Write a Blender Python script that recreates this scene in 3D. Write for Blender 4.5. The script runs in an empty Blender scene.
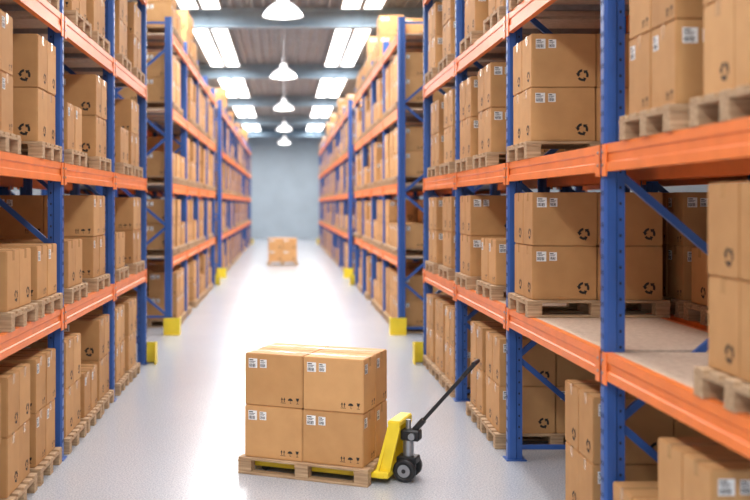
import bpy, bmesh, math, random
from mathutils import Vector, Matrix
random.seed(7)
scene = bpy.context.scene
scene.view_settings.view_transform = 'Standard'
scene.view_settings.look = 'None'

# ------------------------------------------------------------------ materials
def newmat(name):
    m = bpy.data.materials.new(name); m.use_nodes = True
    nt = m.node_tree
    return m, nt, nt.nodes['Principled BSDF']

def simple(name, col, rough=0.5, metal=0.0, nscale=0, namt=0.1, bump=0.0, bscale=60, coord='Object', emis=None, estr=0):
    m, nt, b = newmat(name)
    b.inputs['Roughness'].default_value = rough
    b.inputs['Metallic'].default_value = metal
    b.inputs['Base Color'].default_value = (*col, 1)
    tc = nt.nodes.new('ShaderNodeTexCoord')
    if nscale:
        n = nt.nodes.new('ShaderNodeTexNoise'); n.inputs['Scale'].default_value = nscale
        n.inputs['Detail'].default_value = 6
        nt.links.new(tc.outputs[coord], n.inputs['Vector'])
        r = nt.nodes.new('ShaderNodeValToRGB')
        r.color_ramp.elements[0].position = .3; r.color_ramp.elements[1].position = .7
        r.color_ramp.elements[0].color = (*[c*(1-namt) for c in col], 1)
        r.color_ramp.elements[1].color = (*[min(1, c*(1+namt)) for c in col], 1)
        nt.links.new(n.outputs['Fac'], r.inputs['Fac'])
        nt.links.new(r.outputs['Color'], b.inputs['Base Color'])
    if bump:
        n2 = nt.nodes.new('ShaderNodeTexNoise'); n2.inputs['Scale'].default_value = bscale
        nt.links.new(tc.outputs[coord], n2.inputs['Vector'])
        bp = nt.nodes.new('ShaderNodeBump'); bp.inputs['Strength'].default_value = bump
        bp.inputs['Distance'].default_value = 0.005
        nt.links.new(n2.outputs['Fac'], bp.inputs['Height'])
        nt.links.new(bp.outputs['Normal'], b.inputs['Normal'])
    if emis:
        b.inputs['Emission Color'].default_value = (*emis, 1)
        b.inputs['Emission Strength'].default_value = estr
    return m

M_BLUE = simple('rack_blue_paint', (.034, .105, .36), .38, 0, 3, .12)
M_ORANGE = simple('rack_orange_paint', (.92, .225, .045), .4, 0, 4, .08)
M_DARK = simple('dark_slot', (.008, .010, .018), .8, 0, 5, .1)
M_YEL = simple('safety_yellow', (.88, .66, .03), .4, 0, 5, .08)
M_STEEL = simple('grey_steel', (.35, .36, .38), .35, .7, 20, .1)
M_BLACK = simple('black_rubber', (.014, .014, .016), .45, 0, 30, .2)
M_INK = simple('black_ink', (.018, .014, .012), .7, 0, 30, .2)
M_WHITE = simple('label_paper', (.88, .88, .87), .6, 0, 40, .04)
M_TAPE = simple('packing_tape', (.54, .31, .135), .22, 0, 30, .06)

def cardboard():
    m, nt, b = newmat('cardboard')
    b.inputs['Roughness'].default_value = .72
    tc = nt.nodes.new('ShaderNodeTexCoord')
    n = nt.nodes.new('ShaderNodeTexNoise'); n.inputs['Scale'].default_value = 6; n.inputs['Detail'].default_value = 8
    nt.links.new(tc.outputs['Object'], n.inputs['Vector'])
    at = nt.nodes.new('ShaderNodeAttribute'); at.attribute_name = 'tint'
    oi = nt.nodes.new('ShaderNodeObjectInfo')
    add = nt.nodes.new('ShaderNodeMath'); add.operation = 'ADD'
    nt.links.new(at.outputs['Fac'], add.inputs[0]); nt.links.new(oi.outputs['Random'], add.inputs[1])
    mul = nt.nodes.new('ShaderNodeMath'); mul.operation = 'MULTIPLY'; mul.inputs[1].default_value = .33
    nt.links.new(add.outputs[0], mul.inputs[0])
    ad2 = nt.nodes.new('ShaderNodeMath'); ad2.operation = 'MULTIPLY_ADD'; ad2.inputs[1].default_value = .5
    nt.links.new(n.outputs['Fac'], ad2.inputs[0]); nt.links.new(mul.outputs[0], ad2.inputs[2])
    r = nt.nodes.new('ShaderNodeValToRGB')
    r.color_ramp.elements[0].position = .2; r.color_ramp.elements[1].position = .95
    r.color_ramp.elements[0].color = (.44, .222, .078, 1)
    r.color_ramp.elements[1].color = (.68, .38, .155, 1)
    nt.links.new(ad2.outputs[0], r.inputs['Fac'])
    nt.links.new(r.outputs['Color'], b.inputs['Base Color'])
    return m
M_CARD = cardboard()

def wood(name, c1, c2, sc=(2, 30, 30), rough=.7):
    m, nt, b = newmat(name)
    b.inputs['Roughness'].default_value = rough
    tc = nt.nodes.new('ShaderNodeTexCoord')
    mp = nt.nodes.new('ShaderNodeMapping'); mp.inputs['Scale'].default_value = sc
    n = nt.nodes.new('ShaderNodeTexNoise'); n.inputs['Scale'].default_value = 2; n.inputs['Detail'].default_value = 8
    nt.links.new(tc.outputs['Object'], mp.inputs['Vector']); nt.links.new(mp.outputs[0], n.inputs['Vector'])
    r = nt.nodes.new('ShaderNodeValToRGB')
    r.color_ramp.elements[0].position = .3; r.color_ramp.elements[1].position = .7
    r.color_ramp.elements[0].color = (*c1, 1); r.color_ramp.elements[1].color = (*c2, 1)
    nt.links.new(n.outputs['Fac'], r.inputs['Fac']); nt.links.new(r.outputs['Color'], b.inputs['Base Color'])
    return m
M_WOOD = wood('pallet_wood', (.34, .21, .11), (.58, .40, .24))
M_DECK = wood('shelf_board', (.62, .46, .34), (.76, .59, .46), (12, 12, 12))

# ------------------------------------------------------------------ mesh builder
class MB:
    def __init__(s):
        s.v = []; s.f = []; s.m = []; s.t = []; s.mats = []
    def mi(s, mat):
        if mat not in s.mats: s.mats.append(mat)
        return s.mats.index(mat)
    def add(s, verts, faces, mat, tint=0.5, M=None):
        o = len(s.v); k = s.mi(mat)
        for p in verts:
            p = Vector(p)
            if M is not None: p = M @ p
            s.v.append(p)
        for f in faces:
            s.f.append(tuple(i+o for i in f)); s.m.append(k); s.t.append(tint)
    def box(s, x0, x1, y0, y1, z0, z1, mat, tint=.5, M=None):
        x0, x1 = min(x0, x1), max(x0, x1); y0, y1 = min(y0, y1), max(y0, y1)
        v = [(x0,y0,z0),(x1,y0,z0),(x1,y1,z0),(x0,y1,z0),(x0,y0,z1),(x1,y0,z1),(x1,y1,z1),(x0,y1,z1)]
        f = [(0,3,2,1),(4,5,6,7),(0,1,5,4),(1,2,6,5),(2,3,7,6),(3,0,4,7)]
        s.add(v, f, mat, tint, M)
    def bbox(s, x0, x1, y0, y1, z0, z1, mat, b=.006, tint=.5, M=None, seg=1):
        bm = bmesh.new(); bmesh.ops.create_cube(bm, size=1)
        for v in bm.verts:
            v.co = Vector(((x0+x1)/2+v.co.x*(x1-x0), (y0+y1)/2+v.co.y*(y1-y0), (z0+z1)/2+v.co.z*(z1-z0)))
        bmesh.ops.bevel(bm, geom=bm.edges[:], offset=b, segments=seg, affect='EDGES')
        bm.verts.ensure_lookup_table()
        s.add([v.co.copy() for v in bm.verts], [tuple(v.index for v in f.verts) for f in bm.faces], mat, tint, M)
        bm.free()
    def prism(s, poly, axis, a0, a1, mat, M=None):
        def P(p, a):
            if axis == 'z': return (p[0], p[1], a)
            if axis == 'y': return (p[0], a, p[1])
            return (a, p[0], p[1])
        n = len(poly)
        v = [P(p, a0) for p in poly]+[P(p, a1) for p in poly]
        f = [tuple(range(n)), tuple(range(2*n-1, n-1, -1))]
        for i in range(n):
            j = (i+1) % n
            f.append((i, j, j+n, i+n))
        s.add(v, f, mat, .5, M)
    def cyl(s, p0, p1, r, mat, n=16, r2=None, M=None):
        p0 = Vector(p0); p1 = Vector(p1); d = (p1-p0).normalized()
        a = d.orthogonal().normalized(); b = d.cross(a)
        if r2 is None: r2 = r
        v = []
        for k in range(n):
            t = 2*math.pi*k/n; v.append(p0+(a*math.cos(t)+b*math.sin(t))*r)
        for k in range(n):
            t = 2*math.pi*k/n; v.append(p1+(a*math.cos(t)+b*math.sin(t))*r2)
        f = [tuple(range(n-1, -1, -1)), tuple(range(n, 2*n))]
        for i in range(n):
            j = (i+1) % n; f.append((i, j, j+n, i+n))
        s.add(v, f, mat, .5, M)
    def bar(s, p0, p1, w, h, mat):
        p0 = Vector(p0); p1 = Vector(p1); d = (p1-p0).normalized()
        up = Vector((0, 1, 0))
        if abs(d.dot(up)) > .9: up = Vector((0, 0, 1))
        a = d.cross(up).normalized(); b = up
        v = []
        for p in (p0, p1):
            for sx, sy in ((-1,-1),(1,-1),(1,1),(-1,1)):
                v.append(p+a*sx*w/2+b*sy*h/2)
        s.add(v, [(0,1,2,3),(7,6,5,4),(0,4,5,1),(1,5,6,2),(2,6,7,3),(3,7,4,0)], mat)
    def lathe(s, prof, mat, n=32, loc=(0,0,0), axis='z'):
        v = []; f = []
        for r, z in prof:
            for k in range(n):
                t = 2*math.pi*k/n
                if axis == 'z': v.append((loc[0]+r*math.cos(t), loc[1]+r*math.sin(t), loc[2]+z))
                else: v.append((loc[0]+r*math.cos(t), loc[1]+z, loc[2]+r*math.sin(t)))
        for i in range(len(prof)-1):
            for k in range(n):
                j = (k+1) % n
                f.append((i*n+k, i*n+j, (i+1)*n+j, (i+1)*n+k))
        s.add(v, f, mat)
    def mesh(s, name, smooth=False):
        me = bpy.data.meshes.new(name)
        me.from_pydata([tuple(p) for p in s.v], [], s.f)
        for m in s.mats: me.materials.append(m)
        me.polygons.foreach_set('material_index', s.m)
        at = me.attributes.new('tint', 'FLOAT', 'FACE')
        at.data.foreach_set('value', s.t)
        me.update()
        bm = bmesh.new(); bm.from_mesh(me); bmesh.ops.recalc_face_normals(bm, faces=bm.faces); bm.to_mesh(me); bm.free()
        if smooth:
            me.polygons.foreach_set('use_smooth', [True]*len(me.polygons))
            me.set_sharp_from_angle(angle=math.radians(35))
        return me

def obj(name, me, loc=(0,0,0), rot=0, parent=None):
    o = bpy.data.objects.new(name, me)
    scene.collection.objects.link(o)
    o.location = loc; o.rotation_euler = (0, 0, rot)
    if parent: o.parent = parent
    return o

# ------------------------------------------------------------------ decals
class Face:
    def __init__(s, mb, o, u, v, n):
        s.mb = mb; s.o = Vector(o); s.u = Vector(u); s.v = Vector(v); s.n = Vector(n)
    def poly(s, pts, mat, lift=.0015):
        vs = [s.o+s.u*p[0]+s.v*p[1]+s.n*lift for p in pts]
        s.mb.add(vs, [tuple(range(len(pts)))], mat)
    def rect(s, x0, y0, x1, y1, mat, lift=.0015):
        s.poly([(x0,y0),(x1,y0),(x1,y1),(x0,y1)], mat, lift)

def label(F, x, y, w, h):
    F.rect(x, y, x+w, y+h, M_WHITE, .0015)
    L = .0028
    F.rect(x+.08*w, y+.80*h, x+.55*w, y+.90*h, M_INK, L)
    F.rect(x+.08*w, y+.66*h, x+.80*w, y+.71*h, M_INK, L)
    F.rect(x+.08*w, y+.55*h, x+.65*w, y+.60*h, M_INK, L)
    xs = .08
    for bw, g in ((.05,.04),(.02,.03),(.07,.04),(.03,.03),(.05,.05),(.02,.03),(.08,.04),(.03,.03),(.05,.03)):
        F.rect(x+xs*w, y+.1*h, x+(xs+bw)*w, y+.44*h, M_INK, L); xs += bw+g

def icon_up(F, x, y, s):
    for dx in (.08, .54):
        F.poly([(x+dx*s, y+.6*s), (x+(dx+.38)*s, y+.6*s), (x+(dx+.19)*s, y+1.0*s)], M_INK)
        F.rect(x+(dx+.13)*s, y+.2*s, x+(dx+.25)*s, y+.6*s, M_INK)
    F.rect(x+.05*s, y+.02*s, x+.95*s, y+.1*s, M_INK)
def icon_umbrella(F, x, y, s):
    F.poly([(x+s*(.5+.45*math.cos(t)), y+s*(.5+.42*math.sin(t))) for t in [math.pi*k/10 for k in range(11)]], M_INK)
    F.rect(x+.47*s, y+.08*s, x+.54*s, y+.5*s, M_INK)
    F.rect(x+.47*s, y+.02*s, x+.7*s, y+.09*s, M_INK)
def icon_glass(F, x, y, s):
    F.poly([(x+.34*s, y+.5*s), (x+.66*s, y+.5*s), (x+.8*s, y+1.0*s), (x+.2*s, y+1.0*s)], M_INK)
    F.rect(x+.46*s, y+.1*s, x+.54*s, y+.5*s, M_INK)
    F.rect(x+.28*s, y+.02*s, x+.72*s, y+.1*s, M_INK)
def recycle(F, cx, cy, R):
    for k in range(3):
        a0 = math.radians(90+120*k+5); a1 = a0+math.radians(68); n = 6
        ri, ro = R*.58, R*.98
        for i in range(n):
            t0 = a0+(a1-a0)*i/n; t1 = a0+(a1-a0)*(i+1)/n
            F.poly([(cx+ri*math.cos(t0), cy+ri*math.sin(t0)), (cx+ro*math.cos(t0), cy+ro*math.sin(t0)),
                    (cx+ro*math.cos(t1), cy+ro*math.sin(t1)), (cx+ri*math.cos(t1), cy+ri*math.sin(t1))], M_INK)
        a2 = a1+math.radians(38)
        F.poly([(cx+R*.35*math.cos(a1), cy+R*.35*math.sin(a1)), (cx+R*1.2*math.cos(a1), cy+R*1.2*math.sin(a1)),
                (cx+R*.78*math.cos(a2), cy+R*.78*math.sin(a2))], M_INK)

BW, BD, BH = .535, .34, .443
def carton(mb, cx, cy, z, style):
    x0, x1, y0, y1 = cx-BW/2+.003, cx+BW/2-.003, cy-BD/2+.003, cy+BD/2-.003
    tn = random.random()
    mb.bbox(x0, x1, y0, y1, z+.001, z+BH-.002, M_CARD, .007, tn, seg=2)
    mb.box(x0-.001, x1+.001, cy-.027, cy+.027, z+BH-.004, z+BH-.0005, M_TAPE)
    for x, sg in ((x0, -1), (x1, 1)):
        mb.box(x-.0012, x+.0012, cy-.027, cy+.027, z+BH-.075, z+BH-.004, M_TAPE)
    w, d = x1-x0, y1-y0
    FR = Face(mb, (x0, y0, z), (1,0,0), (0,0,1), (0,-1,0))
    BK = Face(mb, (x1, y1, z), (-1,0,0), (0,0,1), (0,1,0))
    LF = Face(mb, (x0, y1, z), (0,-1,0), (0,0,1), (-1,0,0))
    RT = Face(mb, (x1, y0, z), (0,1,0), (0,0,1), (1,0,0))
    for F in (FR, BK):
        label(F, .035, BH-.125, .08, .08)
        label(F, .140, BH-.12, .062, .07)
        if style == 'A':
            icon_up(F, w-.20, .035, .05); icon_umbrella(F, w-.135, .035, .05); icon_glass(F, w-.07, .035, .05)
        else:
            recycle(F, w-.11, .10, .05)
    for F in (LF, RT):
        if style == 'A':
            label(F, .03, BH-.125, .075, .08)
            icon_up(F, d-.125, .035, .045); icon_glass(F, d-.07, .035, .045)
        else:
            recycle(F, d-.10, .10, .045)

PW, PD, PH = 1.16, .76, .14
def pallet(mb):
    x, y = PW/2, PD/2
    for k in range(5):
        c = -y+.06+k*(PD-.12)/4
        mb.bbox(-x, x, c-.05, c+.05, .118, PH, M_WOOD, .003)
    for cx in (-x+.06, 0, x-.06):
        mb.box(cx-.06, cx+.06, -y, y, .100, .118, M_WOOD)
        for cy in (-y+.05, 0, y-.05):
            mb.bbox(cx-.06, cx+.06, cy-.045, cy+.045, .02, .100, M_WOOD, .003)
    for cy in (-y+.05, 0, y-.05):
        mb.bbox(-x, x, cy-.05, cy+.05, 0, .02, M_WOOD, .003)

def load_mesh(name, layers, style, missing=()):
    mb = MB(); pallet(mb)
    for l in range(layers):
        for i in range(2):
            for j in range(2):
                if (l, i, j) in missing: continue
                jx = random.uniform(-.004, .004); jy = random.uniform(-.004, .004)
                carton(mb, (i-.5)*BW+jx, (j-.5)*BD+jy, PH+l*BH, style)
    return mb.mesh(name)
LM = {
 '2A': load_mesh('load_two_layers_a', 2, 'A'),
 '2B': load_mesh('load_two_layers_b', 2, 'B'),
 '1A': load_mesh('load_one_layer_a', 1, 'A'),
 '1B': load_mesh('load_one_layer_b', 1, 'B'),
 '3A': load_mesh('load_partial_a', 2, 'A', ((1,0,0),(1,0,1))),
 '3B': load_mesh('load_partial_b', 2, 'B', ((1,1,0),)),
}
def load(key, x, y, z, rot=0):
    return obj('pallet_of_cartons', LM[key], (x, y, z), rot)

# ------------------------------------------------------------------ racks
LEV = [1.37, 2.67, 4.00, 5.34]
DEP = 1.10; XF = 2.0; RH = 5.62
def rack(posts, side, xf=XF, detail=True, guards=True):
    mb = MB()
    def X(a): return side*(xf+a)
    def bx(a0, a1, y0, y1, z0, z1, mat): mb.box(X(a0), X(a1), y0, y1, z0, z1, mat)
    prof = [(0,-.032),(.014,-.055),(.070,-.055),(.080,-.044),(.128,-.044),(.128,-.030),(.03,-.030),(.03,.030),
            (.128,.030),(.128,.044),(.080,.044),(.070,.055),(.014,.055),(0,.032)]
    for y in posts:
        for base, sg in ((0, 1), (DEP, -1)):
            mb.prism([(X(base+sg*a), y+b) for a, b in prof], 'z', 0.008, RH, M_BLUE)
            bx(base-sg*.02, base+sg*.16, y-.08, y+.08, 0, .010, M_BLUE)
        if detail:
            z = .15
            while z < RH-.1:
                for dy in (-.018, .018):
                    bx(-.0012, .003, y+dy-.006, y+dy+.006, z, z+.03, M_DARK)
                for sy in (-1, 1):
                    mb.box(X(.093), X(.107), y+sy*.0452, y+sy*.043, z+.04, z+.058, M_DARK)
                z += .1
        a0, a1 = .10, DEP-.10
        z = .13 if side > 0 else .33
        k = 1 if side > 0 else 0
        mb.bar((X(a0), y, z-.02), (X(a1), y, z-.02), .04, .03, M_BLUE)
        while z+.79 < RH:
            p, q = (a0, a1) if k % 2 else (a1, a0)
            mb.bar((X(p), y, z+.78), (X(q), y, z+.01), .048, .03, M_BLUE)
            z += .79; k += 1
        mb.bar((X(a0), y, RH-.1), (X(a1), y, RH-.1), .04, .03, M_BLUE)
    for i in range(len(posts)-1):
        y0, y1 = posts[i]+.056, posts[i+1]-.056
        for zt in LEV:
            pf = [(-.006,-.17),(-.006,-.118),(.004,-.110),(.004,-.062),(-.006,-.054),(-.006,0),(.045,0),(.045,-.17)]
            mb.prism([(X(a), zt+z) for a, z in pf], 'y', y0, y1, M_ORANGE)
            mb.prism([(X(DEP-a), zt+z) for a, z in pf], 'y', y0, y1, M_ORANGE)
            for yy in (y0, y1):
                s_ = 1 if yy == y0 else -1
                for a in (-.012, DEP+.004):
                    bx(a, a+.008, yy-s_*.03, yy+s_*.05, zt-.20, zt-.0005, M_ORANGE)
                if detail:
                    mb.cyl((X(-.012), yy-s_*.01, zt-.05), (X(-.018), yy-s_*.01, zt-.05), .009, M_STEEL, 8)
                    mb.cyl((X(-.012), yy-s_*.01, zt-.13), (X(-.018), yy-s_*.01, zt-.13), .009, M_STEEL, 8)
            for c in (.2, .5, .8):
                yc = y0+(y1-y0)*c
                bx(.045, DEP-.045, yc-.02, yc+.02, zt-.07, zt-.022, M_STEEL)
            n = 3
            for k in range(n):
                bx(.046, DEP-.046, y0+(y1-y0)*k/n+.003, y0+(y1-y0)*(k+1)/n-.003, zt-.022, zt-.001, M_DECK)
    if guards:
        for y, sg in ((posts[0], -1), (posts[-1], 1)):
            for base in (0, DEP):
                ys = y+sg*.10
                s2 = -1 if base == 0 else 1
                mb.box(X(base-.13 if base == 0 else base-.14), X(base+.14 if base == 0 else base+.13), ys, ys+sg*.015, 0, .30, M_YEL)
                xa = base+s2*.13
                mb.box(X(xa), X(xa+s2*.015), ys+sg*.015, ys-sg*.2, 0, .30, M_YEL)
                mb.box(X(base-.13), X(base+.13), ys, ys+sg*.06, 0, .012, M_YEL)
    return obj('pallet_rack', mb.mesh('pallet_rack'))

P1 = [3.57+2.69*k for k in range(5)]        # 3.57 .. 14.33
P2 = [17.6+2.69*k for k in range(5)]        # 17.6 .. 28.4
P3 = [31.4+2.69*k for k in range(11)]       # 31.4 .. 58.3
XB = XF+DEP+.12
for side in (1, -1):
    rack(P1, side)
    rack(P2, side, detail=False)
    rack(P3, side, detail=False)
    rack(P1, side, XB, detail=False)
    rack(P2, side, XB, detail=False)

LC = XF+.56
tab = {
 (1,0): {0: [(5.08,'2B')], 1: [(4.44,'2B')], 2: [(5.48,'2A'),(4.5,'2B')], 3: [(5.2,'2B')]},
 (1,1): {0: [(6.86,'2B')], 1: [(8.47,'2B')], 2: [(8.47,'2B')], 3: [(8.4,'2B'),(7.0,'2A')]},
 (1,2): {0: [(9.68,'2B'),(10.5,'2A')], 1: [(9.95,'1A'),(11.15,'2B')], 2: [(10.1,'3B'),(11.15,'2B')], 3: [(9.6,'2A'),(10.9,'2B')]},
 (1,3): {0: [(12.2,'2A'),(13.05,'2B'),(13.86,'2A')], 1: [(12.5,'2B'),(13.6,'2A')], 2: [(12.3,'2B'),(13.5,'2A')], 3: [(12.5,'3B'),(13.7,'2A')]},
 (-1,0): {0: [(5.5,'2A')], 1: [(5.2,'2B')], 2: [(5.4,'2A')], 3: [(5.2,'2B')]},
 (-1,1): {0: [(7.60,'2B'),(8.46,'3A'),(6.75,'2B')], 1: [(7.55,'1B'),(8.46,'1A')], 2: [(7.1,'2A'),(8.46,'2B')], 3: [(8.4,'2A'),(7.0,'2B')]},
 (-1,2): {0: [(9.5,'2B'),(10.35,'1A'),(11.2,'2B')], 1: [(9.6,'1B'),(10.9,'2A')], 2: [(9.6,'1A'),(11.0,'2B')], 3: [(9.8,'2A'),(10.9,'2B')]},
 (-1,3): {0: [(12.3,'2A'),(13.2,'2B')], 1: [(12.3,'1B'),(13.6,'2A')], 2: [(12.5,'1B'),(13.5,'2A')], 3: [(12.5,'2B'),(13.7,'2A')]},
}
ZL = [0.0]+[z+.0005 for z in LEV]
for (side, bay), levels in tab.items():
    for l, items in levels.items():
        for y, key in items:
            load(key, side*(LC+random.uniform(-.01, .01)), y, ZL[l] if l else .0005, random.uniform(-.010,.010))
load('1B', LC, 5.81, .0005, 0)
keys = ['2A','2B','2A','2B','1A','1B','3A','3B']
def fill(posts, side, xc, p=.8, levels=range(5)):
    for i in range(len(posts)-1):
        for l in levels:
            pp = p if l < 4 else p*.45
            for c in (.50, 1.345, 2.19):
                if random.random() < pp:
                    ks = keys if l < 4 else ['1A','1B','3A','3B']
                    load(random.choice(ks), side*(xc+random.uniform(-.01,.01)), posts[i]+c, ZL[l] if l else .0005, random.uniform(-.008,.008))
for side in (1, -1):
    fill(P2, side, LC, .85)
    fill(P3, side, LC, .7)
    fill(P1, side, XB+.56, .7, range(5))
    fill(P2, side, XB+.56, .6, range(5))
    for y in (5.2, 7.6, 10.5, 13.2):
        load('2B', side*LC, y, ZL[4], 0)

# ------------------------------------------------------------------ centre pallet + jack
PX, PY, TH = .278, 8.61, math.radians(-22.5)
obj('pallet_of_cartons', LM['2A'], (PX, PY, .0005), TH)
load('2B', -.1, 38.0, .0005, .05)

mb = MB()
E = PW/2-.02
for sy in (-1, 1):
    c = sy*.18
    mb.bbox(-.50, E+.12, c-.065, c+.065, .045, .092, M_YEL, .008, seg=2)
    mb.prism([(-.56,.05),(-.50,.045),(-.50,.092),(-.54,.08)], 'y', c-.055, c+.055, M_YEL)
    mb.cyl((-.40, c-.03, .036), (-.40, c+.03, .036), .034, M_BLACK, 16)
    mb.prism([(E+.03,.05),(E+.14,.05),(E+.235,.46),(E+.22,.50),(E+.15,.50),(E+.13,.46)], 'y', c-.012, c+.012, M_YEL)
mb.add([(E+.03,-.24,.05),(E+.03,.24,.05),(E+.135,.16,.50),(E+.135,-.16,.50),
        (E+.055,-.24,.05),(E+.055,.24,.05),(E+.16,.16,.50),(E+.16,-.16,.50)],
       [(0,1,2,3),(7,6,5,4),(0,4,5,1),(1,5,6,2),(2,6,7,3),(3,7,4,0)], M_YEL)
mb.bbox(E+.13, E+.235, -.19, .19, .47, .515, M_YEL, .008, seg=2)
mb.bbox(E+.025, E+.15, -.24, .24, .045, .10, M_YEL, .008)
mb.cyl((E+.255,0,.14), (E+.255,0,.40), .045, M_STEEL, 20)
mb.cyl((E+.255,0,.40), (E+.255,0,.50), .022, M_STEEL, 16)
mb.bbox(E+.17, E+.34, -.07, .07, .14, .20, M_BLACK, .01)
mb.bbox(E+.20, E+.36, -.055, .055, .33, .42, M_BLACK, .012)
mb.cyl((E+.30,-.08,.37), (E+.30,.08,.37), .028, M_STEEL, 16)
for sy in (-1, 1):
    c = sy*.10
    mb.lathe([(.0,-.03),(.045,-.03),(.05,-.024),(.062,-.024),(.07,-.03),(.086,-.028),(.095,-.018),(.095,.018),(.086,.028),(.07,.03),(.062,.024),(.05,.024),(.045,.03),(0,.03)],
             M_BLACK, 28, (E+.25, c, .0955), 'y')
    mb.cyl((E+.25, c-.033, .0955), (E+.25, c+.033, .0955), .052, M_STEEL, 20)
    mb.cyl((E+.25, c-.037, .0955), (E+.25, c+.037, .0955), .018, M_BLACK, 12)
mb.cyl((E+.25,-.12,.0955), (E+.25,.12,.0955), .012, M_STEEL, 12)
mb.bbox(E+.225, E+.30, -.05, .05, .10, .16, M_STEEL, .006)
a = Vector((E+.27,0,.37)); b = Vector((E+.80,0,.985))
d = (b-a).normalized()
mb.cyl(a-d*.03, a+d*.18, .026, M_BLACK, 16)
mb.cyl(a+d*.10, b-d*.14, .016, M_BLACK, 16)
p = b-d*.16
L1 = p+d*.06+Vector((0,-.07,0)); L2 = p+d*.06+Vector((0,.07,0))
T1 = b+d*.03+Vector((0,-.085,0)); T2 = b+d*.03+Vector((0,.085,0))
for u, v in ((p,L1),(p,L2),(L1,T1),(L2,T2)):
    mb.cyl(u, v, .014, M_BLACK, 12)
mb.cyl(T1-Vector((0,.01,0)), T2+Vector((0,.01,0)), .018, M_BLACK, 14)
q = p+d*.07
mb.cyl(q-Vector((0,.006,0)), q+Vector((0,.006,0)), .012, M_STEEL, 10)
mb.bar(p+d*.02, p+d*.13, .012, .02, M_STEEL)
jack = obj('pallet_jack', mb.mesh('pallet_jack', True), (PX, PY, 0), TH)

# ------------------------------------------------------------------ room
RX, YB, YE, HC = 9.0, -6.0, 69.0, 7.35
def quad(name, vs, mat):
    me = bpy.data.meshes.new(name); me.from_pydata(vs, [], [(0,1,2,3)]); me.materials.append(mat)
    return obj(name, me)

m, nt, b = newmat('polished_concrete')
tc = nt.nodes.new('ShaderNodeTexCoord')
n1 = nt.nodes.new('ShaderNodeTexNoise'); n1.inputs['Scale'].default_value = 70; n1.inputs['Detail'].default_value = 5
n2 = nt.nodes.new('ShaderNodeTexNoise'); n2.inputs['Scale'].default_value = .6; n2.inputs['Detail'].default_value = 6
r1 = nt.nodes.new('ShaderNodeValToRGB'); r1.color_ramp.elements[0].position = .34; r1.color_ramp.elements[1].position = .60
r1.color_ramp.elements[0].color = (.35,.37,.40,1); r1.color_ramp.elements[1].color = (.53,.55,.595,1)
r2 = nt.nodes.new('ShaderNodeValToRGB'); r2.color_ramp.elements[0].color = (.86,.86,.87,1); r2.color_ramp.elements[1].color = (1,1,1,1)
mx = nt.nodes.new('ShaderNodeMix'); mx.data_type = 'RGBA'; mx.blend_type = 'MULTIPLY'; mx.inputs['Factor'].default_value = 1
nt.links.new(tc.outputs['Object'], n1.inputs['Vector']); nt.links.new(tc.outputs['Object'], n2.inputs['Vector'])
nt.links.new(n1.outputs['Fac'], r1.inputs['Fac']); nt.links.new(n2.outputs['Fac'], r2.inputs['Fac'])
nt.links.new(r1.outputs['Color'], mx.inputs['A']); nt.links.new(r2.outputs['Color'], mx.inputs['B'])
nt.links.new(mx.outputs['Result'], b.inputs['Base Color'])
b.inputs['Roughness'].default_value = .24
M_FLOOR = m
quad('floor', [(-RX,YB,0),(RX,YB,0),(RX,YE,0),(-RX,YE,0)], M_FLOOR)
M_WALL = simple('wall_panel', (.50,.57,.63), .6, 0, .8, .06)
quad('wall_left', [(-RX,YB,0),(-RX,YE,0),(-RX,YE,HC),(-RX,YB,HC)], M_WALL)
quad('wall_right', [(RX,YB,0),(RX,YE,0),(RX,YE,HC),(RX,YB,HC)], M_WALL)
mbw = MB()
mbw.box(-RX, RX, YE, YE+.2, 0, HC, M_WALL)
x = -RX
while x < RX:
    mbw.box(x, x+.06, YE-.03, YE, 0, HC, M_WALL); x += 1.0
obj('wall_far', mbw.mesh('wall_far'))
M_CEIL = simple('corrugated_metal', (.27,.285,.305), .5, .2, 1.5, .12)
mbc = MB(); x = -RX; pts = []
while x < RX:
    pts += [(x,HC),(x+.10,HC),(x+.14,HC+.06),(x+.24,HC+.06)]; x += .28
v = []; f = []
for px, pz in pts: v += [(px, YB, pz), (px, YE, pz)]
for i in range(len(pts)-1): f.append((2*i, 2*i+1, 2*i+3, 2*i+2))
mbc.add(v, f, M_CEIL)
obj('ceiling', mbc.mesh('ceiling'))
M_BEAM = simple('painted_girder', (.24,.34,.43), .5, .1, 3, .1)
for y in (-4.6, 5.4, 15.4, 25.6, 35.8, 46.0, 56.2, 66.2):
    g = MB()
    g.box(-RX, RX, y-.16, y+.16, HC-.06, HC-.01, M_BEAM)
    g.box(-RX, RX, y-.16, y+.16, HC-.50, HC-.45, M_BEAM)
    g.box(-RX, RX, y-.02, y+.02, HC-.45, HC-.06, M_BEAM)
    x = -RX+1
    while x < RX:
        g.box(x-.01, x+.01, y-.14, y+.14, HC-.45, HC-.06, M_BEAM); x += 2
    obj('ceiling_girder', g.mesh('ceiling_girder'))

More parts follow.
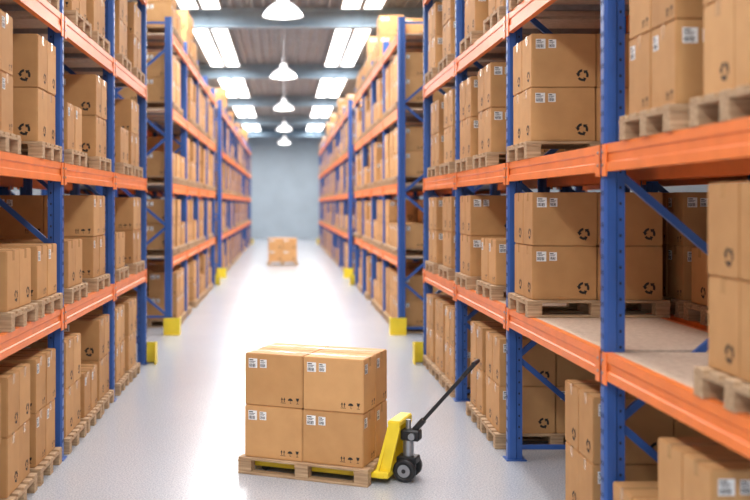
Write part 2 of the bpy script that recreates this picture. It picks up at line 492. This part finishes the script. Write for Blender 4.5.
M_GLOW = simple('light_diffuser', (.9,.9,.9), .5, emis=(1,.98,.95), estr=7)
M_HOUS = simple('light_housing', (.6,.62,.64), .5, 0, 4, .05)
def strip(x, y0, y1, power):
    g = MB()
    w = .21
    g.box(-w-.02, w+.02, y0, y1, .02, .07, M_HOUS)
    g.box(-w-.03, -w, y0, y1, -.03, .03, M_HOUS); g.box(w, w+.03, y0, y1, -.03, .03, M_HOUS)
    g.box(-w, w, y0+.02, y1-.02, 0, .02, M_GLOW)
    o = obj('ceiling_strip_light', g.mesh('ceiling_strip_light'), (x, 0, HC-.14))
    ld = bpy.data.lights.new('strip_lamp', 'AREA'); ld.shape = 'RECTANGLE'
    ld.size = w*1.9; ld.size_y = (y1-y0)-.1; ld.energy = power; ld.color = (.97,.985,1)
    lo = obj('strip_lamp', ld, (0, (y0+y1)/2, -.03), 0, o)
segs = [(-4.2,4.6,165),(6.2,14.6,80),(16.4,24.9,205),(26.5,35.2,170),(36.6,45.3,150),(46.9,55.6,150),(57.0,65.8,150)]
for y0, y1, pw in segs:
    for x in (-2.38, -1.83, 1.63, 2.18):
        strip(x, y0, y1, pw)
M_BELL = simple('bell_reflector', (.80,.82,.85), .3, 0, 6, .04, emis=(1,.98,.95), estr=.5)
bell = MB()
bell.lathe([(.03,.34),(.07,.33),(.09,.27),(.10,.20),(.17,.16),(.27,.08),(.34,0),(.37,-.05),(.38,-.05),(.355,.0),(.28,.10),(.18,.18),(.11,.22),(.10,.28),(.075,.345),(.0,.35)], M_BELL, 36)
bell.lathe([(0,-.09),(.15,-.075),(.30,-.04),(.345,-.02)], M_GLOW, 36)
bell.cyl((0,0,.34),(0,0,.50),.05, M_STEEL, 14)
bell.cyl((0,0,.50),(0,0,HC-5.79),.012, M_STEEL, 8)
bme = bell.mesh('pendant_lamp', True)
for y in (-1., 8.6, 18.2, 27.0, 36.0, 46.0, 56.0):
    o = obj('pendant_lamp', bme, (-.04, y, 5.8))
    ld = bpy.data.lights.new('pendant_bulb', 'AREA'); ld.shape = 'DISK'; ld.size = .6
    ld.energy = 25 if y < 15 else 120
    obj('pendant_bulb', ld, (0,0,-.10), 0, o)

w = bpy.data.worlds.new('World'); scene.world = w; w.use_nodes = True
bg = w.node_tree.nodes['Background']; bg.inputs[0].default_value = (.93,.96,1,1); bg.inputs[1].default_value = 1.1

# ------------------------------------------------------------------ camera
cd = bpy.data.cameras.new('camera'); cam = bpy.data.objects.new('camera', cd); scene.collection.objects.link(cam)
cam.location = (0, 0, 2.29); cam.rotation_euler = (math.radians(90), 0, 0)
cd.sensor_width = 36; cd.lens = 993/750*36
cd.shift_x = .12; cd.shift_y = -.06
cd.clip_end = 200
cd.dof.use_dof = True; cd.dof.focus_distance = 8.7; cd.dof.aperture_fstop = 1.0
scene.camera = cam
